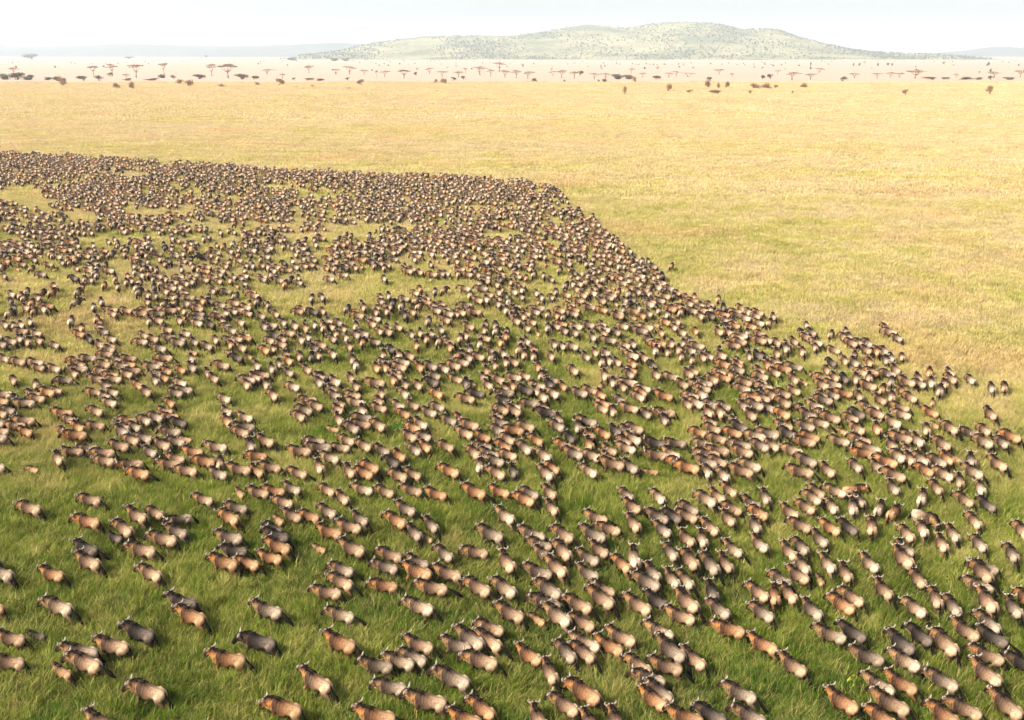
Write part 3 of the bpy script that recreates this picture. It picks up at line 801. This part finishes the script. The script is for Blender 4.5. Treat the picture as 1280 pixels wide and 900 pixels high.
for ck in 'toglcd':
    for vi, (g, hp, tl) in enumerate(variants):
        if ck in 'cd' and vi > 2: continue
        parts = [(BODIES[g][hp], COATS[ck], 1), (MANES[vi % 2][hp], M_HAIR, 0), (TAILS[tl], M_HAIR, 0)]
        if ck != 'c': parts += [(HORNS[0][hp][0], M_HORN, 0), (HORNS[0][hp][1], M_HORN, 0), (BEARDS[vi % 2][hp], M_BEARD, 0)]
        protos.append((f'{len(protos):02d}', joined(parts))); kinds.append(ck)
po = [proto_obj('far_wildebeest_' + n_, m_) for n_, m_ in protos]
by = {c: [k for k, q in enumerate(kinds) if q == c] for c in 'toglcd'}
far = [animals[i] for i in range(len(animals)) if i not in near_set]
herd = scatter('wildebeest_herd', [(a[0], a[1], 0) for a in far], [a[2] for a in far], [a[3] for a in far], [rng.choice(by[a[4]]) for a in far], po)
tag(herd, 'dense mass of wildebeest spread over the plain behind the nearest animals', 'herd', kind='stuff')

# ------------------------------------------------------------------ grass
def patch(name, rad, nb, h0, h1, w0, w1, seed, seedhead=0.12):
    r_ = np.random.default_rng(seed)
    V = []; F = []; C = []
    ncl = max(6, nb // 16)
    ca_, cr_ = r_.uniform(0, 2 * math.pi, ncl), rad * np.sqrt(r_.uniform(0, 1, ncl))
    for k in range(nb):
        c = r_.integers(ncl)
        sp = rad * 0.10
        x = cr_[c] * math.cos(ca_[c]) + r_.normal(0, sp); y = cr_[c] * math.sin(ca_[c]) + r_.normal(0, sp)
        hgt = r_.uniform(h0, h1) * (0.75 + 0.5 * ((c * 0.618) % 1)); w = r_.uniform(w0, w1)
        a = r_.uniform(0, 2 * math.pi); lean = r_.uniform(0.15, 0.75) * hgt
        la = r_.normal(0.6, 1.1)
        dx, dy = math.cos(la) * lean, math.sin(la) * lean
        wx, wy = math.cos(a) * w / 2, math.sin(a) * w / 2
        b = len(V)
        V += [(x - wx, y - wy, -0.02), (x + wx, y + wy, -0.02), (x + dx * .35 + wx * .85, y + dy * .35 + wy * .85, hgt * .62), (x + dx * .35 - wx * .85, y + dy * .35 - wy * .85, hgt * .62),
              (x + dx, y + dy, hgt * r_.uniform(0.82, 1.0))]
        F += [(b, b + 1, b + 2, b + 3), (b + 3, b + 2, b + 4)]
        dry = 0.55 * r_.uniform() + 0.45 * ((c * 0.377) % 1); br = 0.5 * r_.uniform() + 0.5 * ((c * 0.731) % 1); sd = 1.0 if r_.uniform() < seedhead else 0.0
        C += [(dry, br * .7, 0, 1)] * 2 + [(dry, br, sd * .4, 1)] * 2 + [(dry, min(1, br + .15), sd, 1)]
    me = mesh(name, V, F, smooth=False)
    a_ = me.color_attributes.new('blade', 'FLOAT_COLOR', 'POINT'); a_.data.foreach_set('color', np.array(C, dtype=np.float32).ravel())
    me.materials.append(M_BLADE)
    return me
def zone_points(y0, y1, step, seed, side=0.60):
    r_ = np.random.default_rng(seed); out = []
    y = y0 - 2
    row = 0
    while y < y1 + 2:
        half = side * y + 6
        x = -half + (row % 2) * step / 2
        while x < half:
            X, Y = x + r_.uniform(-.3, .3) * step, y + r_.uniform(-.3, .3) * step
            e = 0.06 * Y * (r_.uniform() - 0.5)
            if y0 <= Y + e < y1: out.append((X, Y, 0.0))
            x += step
        y += step * 0.87; row += 1
    return out
def grass_zone(name, y0, y1, step, metas, label, seed):
    pts_ = zone_points(y0, y1, step, seed)
    r_ = np.random.default_rng(seed + 50)
    o = scatter(name, pts_, r_.normal(0, 0.9, len(pts_)), r_.uniform(0.82, 1.22, len(pts_)), r_.integers(0, len(metas), len(pts_)), [proto_obj(f'{name}_{k:02d}', m_) for k, m_ in enumerate(metas)])
    tag(o, label, 'grass', kind='stuff')
    return len(pts_)
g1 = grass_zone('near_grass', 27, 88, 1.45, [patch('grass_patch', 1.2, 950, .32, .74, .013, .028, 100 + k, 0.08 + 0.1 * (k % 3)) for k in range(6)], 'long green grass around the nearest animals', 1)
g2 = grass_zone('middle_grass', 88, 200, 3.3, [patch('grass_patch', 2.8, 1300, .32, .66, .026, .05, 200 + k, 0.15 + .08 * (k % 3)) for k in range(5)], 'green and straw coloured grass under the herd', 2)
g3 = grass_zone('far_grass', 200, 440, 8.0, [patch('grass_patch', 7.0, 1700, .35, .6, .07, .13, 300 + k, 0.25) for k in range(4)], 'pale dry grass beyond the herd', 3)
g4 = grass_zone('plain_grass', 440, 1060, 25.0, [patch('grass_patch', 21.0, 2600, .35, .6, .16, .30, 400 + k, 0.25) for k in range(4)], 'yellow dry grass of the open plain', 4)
def tussock(name, nb, h0, h1, seed, dryness):
    me = patch(name, 0.30, nb, h0, h1, .016, .032, seed, 0.35 if dryness > .5 else .1)
    a_ = me.color_attributes['blade']; c_ = np.zeros(len(me.vertices) * 4, dtype=np.float32); a_.data.foreach_get('color', c_)
    c_ = c_.reshape(-1, 4); c_[:, 0] = np.clip(c_[:, 0] * 0.6 + dryness * 0.5, 0, 1); a_.data.foreach_set('color', c_.ravel())
    return me
tus = [tussock('tussock', 70, .42, .78, 500 + k, (0.05, 0.9, 0.3, 1.0, 0.1, 0.8)[k]) for k in range(6)]
r_ = np.random.default_rng(77)
tp = []
while len(tp) < 3600:
    y = math.sqrt(r_.uniform(25 ** 2, 105 ** 2)); x = r_.uniform(-.6, .6) * y
    if r_.uniform() < 0.45 + 1.3 * mnoise.noise(Vector((x * .16, y * .16, 5.5))): tp.append((x, y, 0.0))
tpk = [int((r_.uniform() < 0.5 + 1.2 * mnoise.noise(Vector((p[0] * .08, p[1] * .08, 8.8)))) ) + 2 * int(r_.integers(0, 3)) for p in tp]
o_ = scatter('tall_tussocks', tp, r_.uniform(0, 6.28, len(tp)), r_.uniform(0.75, 1.25, len(tp)), tpk, [proto_obj(f'tall_tussock_{k}', m_) for k, m_ in enumerate(tus)])
tag(o_, 'taller straw and green grass tussocks among the nearest animals', 'grass', kind='stuff')
print('grass patches', g1, g2, g3, g4)

# ------------------------------------------------------------------ trees and bushes of the far plain
M_BARK = simple_mat('acacia_bark', (0.20, 0.14, 0.095), 0.9, 0.2, 2.0)
M_OLIVE = simple_mat('acacia_leaf', (0.15, 0.115, 0.062), 0.9, 0.35, 0.8, 0.25)
M_GREENLEAF = simple_mat('thicket_leaf', (0.095, 0.092, 0.052), 0.9, 0.35, 0.8, 0.25)
M_BROWNLEAF = simple_mat('dry_shrub_leaf', (0.29, 0.175, 0.085), 0.9, 0.35, 0.8, 0.25)

def leaf_clump(V, F, p, r, rs_):
    for k in range(3):
        a = Vector((rs_.gauss(0, 1), rs_.gauss(0, 1), rs_.gauss(0, .7))).normalized() * r
        b = a.cross(Vector((rs_.gauss(0, 1), rs_.gauss(0, 1), rs_.gauss(0, 1)))).normalized() * r * 0.8
        o = p + Vector((rs_.gauss(0, r * .5), rs_.gauss(0, r * .5), rs_.gauss(0, r * .4)))
        i = len(V); V += [o - a, o - b, o + a, o + b]; F.append((i, i + 1, i + 2, i + 3))
def acacia(seed):
    """unit umbrella thorn: 1 wide, 1 high; (trunk, crown)"""
    rs_ = random.Random(seed); V, F = [], []; CV, CF = [], []
    fork = Vector((rs_.uniform(-.04, .04), 0, rs_.uniform(.28, .42)))
    tube([(0, 0, -0.05), (0.01, 0, .15), fork], [.040, .032, .028], 6, V, F)
    nl = rs_.randint(4, 6)
    pads = []
    for k in range(nl):
        a = 2 * math.pi * k / nl + rs_.uniform(-.4, .4); rr = rs_.uniform(.16, .34)
        tip = Vector((math.cos(a) * rr, math.sin(a) * rr, rs_.uniform(.66, .86)))
        mid = fork.lerp(tip, .5) + Vector((0, 0, -.05))
        tube([fork, mid, tip], [.022, .014, .006], 5, V, F)
        pads.append((tip, rs_.uniform(.16, .26)))
    pads.append((Vector((rs_.uniform(-.08, .08), 0, .86)), .24))
    for c, r in pads:
        for k in range(75):
            a = rs_.uniform(0, 2 * math.pi); q = r * math.sqrt(rs_.random())
            p = c + Vector((math.cos(a) * q, math.sin(a) * q, rs_.uniform(-.03, .10) * (1.1 - q / r) + rs_.uniform(-.02, .02)))
            leaf_clump(CV, CF, p, rs_.uniform(.012, .022), rs_)
    return mesh('trunk', V, F), mesh('crown', CV, CF, False)
def shrub(seed, lobes=6, low=0.0):
    rs_ = random.Random(seed); V, F = [], []; CV, CF = [], []
    for k in range(5):
        a = rs_.uniform(0, 6.28); r = rs_.uniform(.1, .3)
        tube([(math.cos(a) * .04, math.sin(a) * .04, -0.03), (math.cos(a) * r * .5, math.sin(a) * r * .5, .3), (math.cos(a) * r, math.sin(a) * r, .62)], [.024, .018, .008], 5, V, F)
    for k in range(lobes):
        a = rs_.uniform(0, 6.28); rr = rs_.uniform(0, .30)
        c = Vector((math.cos(a) * rr, math.sin(a) * rr, rs_.uniform(.38 - low, .72))); r = rs_.uniform(.16, .27)
        for q in range(80):
            d = Vector((rs_.gauss(0, 1), rs_.gauss(0, 1), rs_.gauss(0, 1))).normalized() * r * (0.55 + .45 * rs_.random())
            p = c + d
            if p.z < 0.02: p.z = 0.02 + rs_.random() * .1
            leaf_clump(CV, CF, p, rs_.uniform(.02, .036), rs_)
    return mesh('trunk', V, F), mesh('crown', CV, CF, False)
ACACIA = [acacia(20 + k) for k in range(5)]
SHRUB = [shrub(40 + k) for k in range(4)]
LOWS = [shrub(60 + k, 8, .3) for k in range(3)]
# centre x, foot y, width, height in pixels of the photograph; a acacia, s dry brown shrub, b green bush
TREES = '''5 97.5 20 8 b;21 97.5 25 9 b;36 98 20 7 b;17 92 17 8 a;38 74 24 7 b;60 98 14 4 b;72 99 16 6 b;78 107 13 12 s;104 98.5 16 6 b;124 99 12 7 b;137 94 9 5 b;117 93 14 11 a;140 94 18 14 a;170 95.5 20 15 a;158 97 12 6 a;
205 92 11 13 a;203 96 14 5 b;217 97 8 5 b;147 111 11 9 s;166 111 13 10 s;224 105 11 8 s;236 108 15 10 s;278 108.5 10 5 s;250 97 20 6 b;265 94 16 14 a;285 96 24 16 a;303 97.5 22 7 b;190 98.5 22 3 b;160 98.5 14 3 b;318 98 12 5 b;161 73.5 16 3 b;252 76 4 4 a;258 75 5 5 a;
322 107 7 6 s;349 107 14 11 s;353 97 10 6 a;368 99 6 4 b;334 92 20 6 a;386 91 14 9 a;385 99 16 3 b;400 99.5 14 3 b;371 109 8 2.5 s;391 108.5 5 4 s;437 111 8 2.5 s;420 92 14 6 a;437 92 18 9 a;435 99 7 4 b;455 93 14 6 a;452 106.5 12 9 s;471 99 4 11 a;481 95 16 7 a;505 97 17 10 a;520 94 7 5 b;
537 92 12 7 a;553 95 16 6 a;545 104 7 6 s;556 105 12 8 s;566 100 9 5 b;573 96 16 7 a;579 98.5 9 5 b;582 91 7 6 a;600 93.5 20 10 a;613 95 13 8 a;624 90 18 11 a;631 96 16 8 a;365 75.5 14 4 b;418 76 14 4 b;432 76 13 4 b;
645 97 17 9 a;660 97.5 18 8 a;668 101 9 4 b;691 95 10 6 a;702 97 16 9 a;718 97.5 17 8 a;725 94 10 6 b;743 98.5 16 7 a;757 98.5 15 7 a;755 103 8 5 b;772 98.5 18 7 b;786 98.5 17 6 b;794 102.5 10 7 s;789 92 9 6 a;803 96 12 5 a;820 99 13 5 b;836 97 12 6 a;845 95.5 14 6 a;860 96 18 5 a;748 102 5 3 b;705 102 5 3 b;
781 118 9 10 s;835 114 14 9 s;863 116.5 10 5 s;885 109.5 13 9 s;896 117 20 5 s;898 111 7 8 s;908 110 11 8 s;887 100.5 10 5 b;899 93 14 6 a;915 96.5 8 5 a;953 98.5 9 5 b;944 110.5 16 7 s;958 110.5 16 7 s;938 117.5 6 5 s;
969 110 10 5 s;963 98 10 6 b;972 93 10 5 a;990 99.5 20 9 a;1013 99 18 7 a;1024 91.5 14 6 a;1005 109.5 13 6 s;990 118 4 5 s;1053 101 12 6 b;1068 97.5 14 6 a;1096 97.5 14 6 a;1113 96.5 13 6 a;1124 97 12 6 a;1144 97.5 22 9 a;1148 93 12 6 a;1165 98.8 22 3.5 b;1195 98 8 6 a;1208 98.8 20 3.5 b;1238 99 9 5 b;1242 96.5 22 7 a;1275 96 16 8 a;1262 98.8 18 3.5 b;1180 98.8 14 3 b;1224 98.8 14 3 b;
1132 119 10 8 s;1237 118 13 11 s;1067 83 3.5 4 b;1074 83 4 4 b;1080 82 4 5 a;1097 83 4 4 b;1110 82.5 5 4 b;1115 83 4 4 b;1140 75 6 4 a;1235 83 6 5 b;1180 81 4 4 b;1013 82 4 4 b'''
trees = []
for line in TREES.replace('\n', '').split(';'):
    a = line.split(); px, py, w, h = (float(v) for v in a[:4]); trees.append((px, py, w, h, a[4]))
TC = ['near left edge', 'left side', 'below hill foot left', 'below left hillside', 'below left hilltop', 'below hill summit', 'below hill foot right', 'near right edge']
tz = {}
for k, (px, py, w, h, kd) in enumerate(trees):
    lay = 'out on yellow plain' if py > 103 else ('at yellow plain edge' if py > 97 else ('in bush country' if py > 86 else 'near the horizon'))
    wide = 'wide' if w >= 15 else ('small' if w < 9 else '')
    nm = {'a': 'flat-topped acacia', 's': 'brown dry shrub', 'b': 'dark green bush'}[kd]
    tz.setdefault((wide, nm, lay, TC[min(7, int(px / 160))]), []).append((px, k))
tl = {}
for (wide, nm, lay, col), lst in tz.items():
    lst.sort()
    for q, (px, k) in enumerate(lst):
        tail = '' if len(lst) == 1 else f', {ORD[q]} from left'
        tl[k] = f'{wide} {nm} {lay}, {col}{tail}'.strip()
rs = random.Random(5)
for k, (px, py, w, h, kd) in enumerate(trees):
    p = at(px, py, 0.0)
    d = math.hypot(p.y * math.cos(PITCH) + CAM_H * math.sin(PITCH), 0)
    W, Hh = w / 1280 * d, h / 1280 * d * 1.05
    src = (ACACIA if kd == 'a' else (LOWS if h / w < 0.5 else SHRUB))
    tr_, cr_ = src[rs.randrange(len(src))]
    nm = {'a': 'acacia_tree', 's': 'dry_shrub', 'b': 'bush'}[kd]
    root = empty(nm, (p.x, p.y, relief(p.x, p.y)), rs.uniform(0, 6.28), (W * 1.12, W * 1.12, Hh * 1.08))
    tag(root, tl[k], 'tree' if kd == 'a' else 'bush', {'a': 'acacias dotted over the far plain', 's': 'dry shrubs on the yellow plain', 'b': 'bushes along the edge of the plain'}[kd])
    link('trunk', tr_, root, M_BARK)
    link('crown', cr_, root, {'a': M_OLIVE, 's': M_BROWNLEAF, 'b': M_GREENLEAF}[kd])

# scrub wood on the hill and the far flats: a mass
scr = []
r_ = np.random.default_rng(21)
hv = np.array(hill_v).reshape(37, 150, 3)
for _ in range(10000):
    j = r_.uniform(0, 20); i = r_.uniform(0, 148)
    j0, i0 = int(j), int(i); fj, fi = j - j0, i - i0
    p = hv[j0, i0] * (1 - fj) * (1 - fi) + hv[j0 + 1, i0] * fj * (1 - fi) + hv[j0, i0 + 1] * (1 - fj) * fi + hv[j0 + 1, i0 + 1] * fj * fi
    if p[2] < 0.5: continue
    if r_.uniform() > 0.55 + 1.4 * mnoise.noise(Vector((p[0] * .003, p[1] * .003, 2))): continue
    scr.append((p[0], p[1], p[2] - 0.5, r_.uniform(5, 11)))
for _ in range(1000):
    y = r_.uniform(1500, 5000); x = r_.uniform(-.6, .6) * y
    if r_.uniform() > 0.30 + 1.6 * mnoise.noise(Vector((x * .0012, y * .0030, 7))) : continue
    scr.append((x, y, relief(x, y), r_.uniform(3, 6)))
M_SCRUB = simple_mat('scrub_leaf', (0.11, 0.11, 0.07), 0.9, 0.3, 0.8, 0.3)
sp_ = []
for k, (tr_, cr_) in enumerate(SHRUB + LOWS):
    m_ = cr_.copy(); m_.materials.clear(); m_.materials.append(M_SCRUB); sp_.append(proto_obj(f'scrub_{k}', m_))
so_ = scatter('scrub_wood', [s[:3] for s in scr], r_.uniform(0, 6.28, len(scr)), [s[3] for s in scr], r_.integers(0, len(sp_), len(scr)), sp_)
tag(so_, 'scattered scrub wood over the hill and the far flats', 'scrub', kind='stuff')

# ------------------------------------------------------------------ small plants among the animals
def flower_plant():
    p = at(1062, 866, 0.0)
    root = empty('yellow_flowering_plant', (p.x, p.y, 0), 0.3)
    tag(root, 'small plant with yellow flower heads in the grass near the bottom edge', 'plant')
    rs_ = random.Random(9)
    V, F = [], []; LV, LF = [], []; tips = []
    for k in range(16):
        a = rs_.uniform(0, 6.28); r = rs_.uniform(.05, .30); h = rs_.uniform(.55, .85)
        tip = Vector((math.cos(a) * r, math.sin(a) * r, h)); tips.append(tip)
        tube([(math.cos(a) * .05, math.sin(a) * .05, 0), (math.cos(a) * r * .7, math.sin(a) * r * .7, h * .6), tip], [.012, .009, .006], 5, V, F)
        for q in range(9):
            leaf_clump(LV, LF, Vector((tip.x * .8, tip.y * .8, rs_.uniform(.15, h * .9))), rs_.uniform(.03, .055), rs_)
    link('stem', mesh('stem', V, F), root, simple_mat('stem_green', (0.10, 0.15, 0.03)))
    link('leaves', mesh('leaves', LV, LF, False), root, simple_mat('plant_leaf', (0.085, 0.16, 0.022)))
    my = simple_mat('yellow_petal', (0.42, 0.34, 0.05), 0.7, 0.1)
    for tip in tips[:12]:
        FV, FF = [], []
        for q in range(3): leaf_clump(FV, FF, tip + Vector((rs_.gauss(0, .025), rs_.gauss(0, .025), rs_.gauss(0, .03))), .026, rs_)
        link('flower_head', mesh('flower_head', FV, FF, False), root, my)
flower_plant()
def green_clump(px, py, w, label):
    p = at(px, py, 0.0); root = empty('green_herb_clump', (p.x, p.y, 0), 0)
    tag(root, label, 'plant')
    rs_ = random.Random(int(px)); V, F = [], []; LV, LF = [], []
    for k in range(60):
        a = rs_.uniform(0, 6.28); r = w * math.sqrt(rs_.random()); x, y = math.cos(a) * r, math.sin(a) * r * .8; h = rs_.uniform(.3, .62)
        tube([(x, y, 0), (x * 1.05, y * 1.05, h)], [.012, .006], 4, V, F)
        for q in range(10): leaf_clump(LV, LF, Vector((x + rs_.gauss(0, .06), y + rs_.gauss(0, .06), rs_.uniform(.1, h))), rs_.uniform(.04, .08), rs_)
    link('stem', mesh('stem', V, F), root, bpy.data.materials['stem_green'])
    link('leaves', mesh('leaves', LV, LF, False), root, simple_mat('herb_leaf', (0.035, 0.105, 0.022)))
green_clump(977, 484, 1.5, 'dark green leafy herb clump among the animals at the right')
green_clump(496, 541, 0.9, 'small dark green herb clump in the middle of the herd')

# ------------------------------------------------------------------ hazy air
hb = (-18000, 18000, -3500, 20000, -8, 420)
x0, x1, y0, y1, z0, z1 = hb
hz = mesh('haze', [(x, y, z) for z in (z0, z1) for y in (y0, y1) for x in (x0, x1)], [(0, 2, 3, 1), (4, 5, 7, 6), (0, 1, 5, 4), (2, 6, 7, 3), (0, 4, 6, 2), (1, 3, 7, 5)], False)
hm, t, out = new_mat('hazy_air')
pv = t.n('ShaderNodeVolumePrincipled')
pv.inputs['Color'].default_value = (0.73, 0.85, 0.96, 1); pv.inputs['Density'].default_value = 0.8e-4; pv.inputs['Anisotropy'].default_value = 0.2
t.l(pv.outputs[0], out.inputs['Volume'])
hz_o = link('haze', hz, None, None); hz.materials.append(hm)
tag(hz_o, 'pale dusty haze filling the air over the plain', 'haze', kind='stuff')
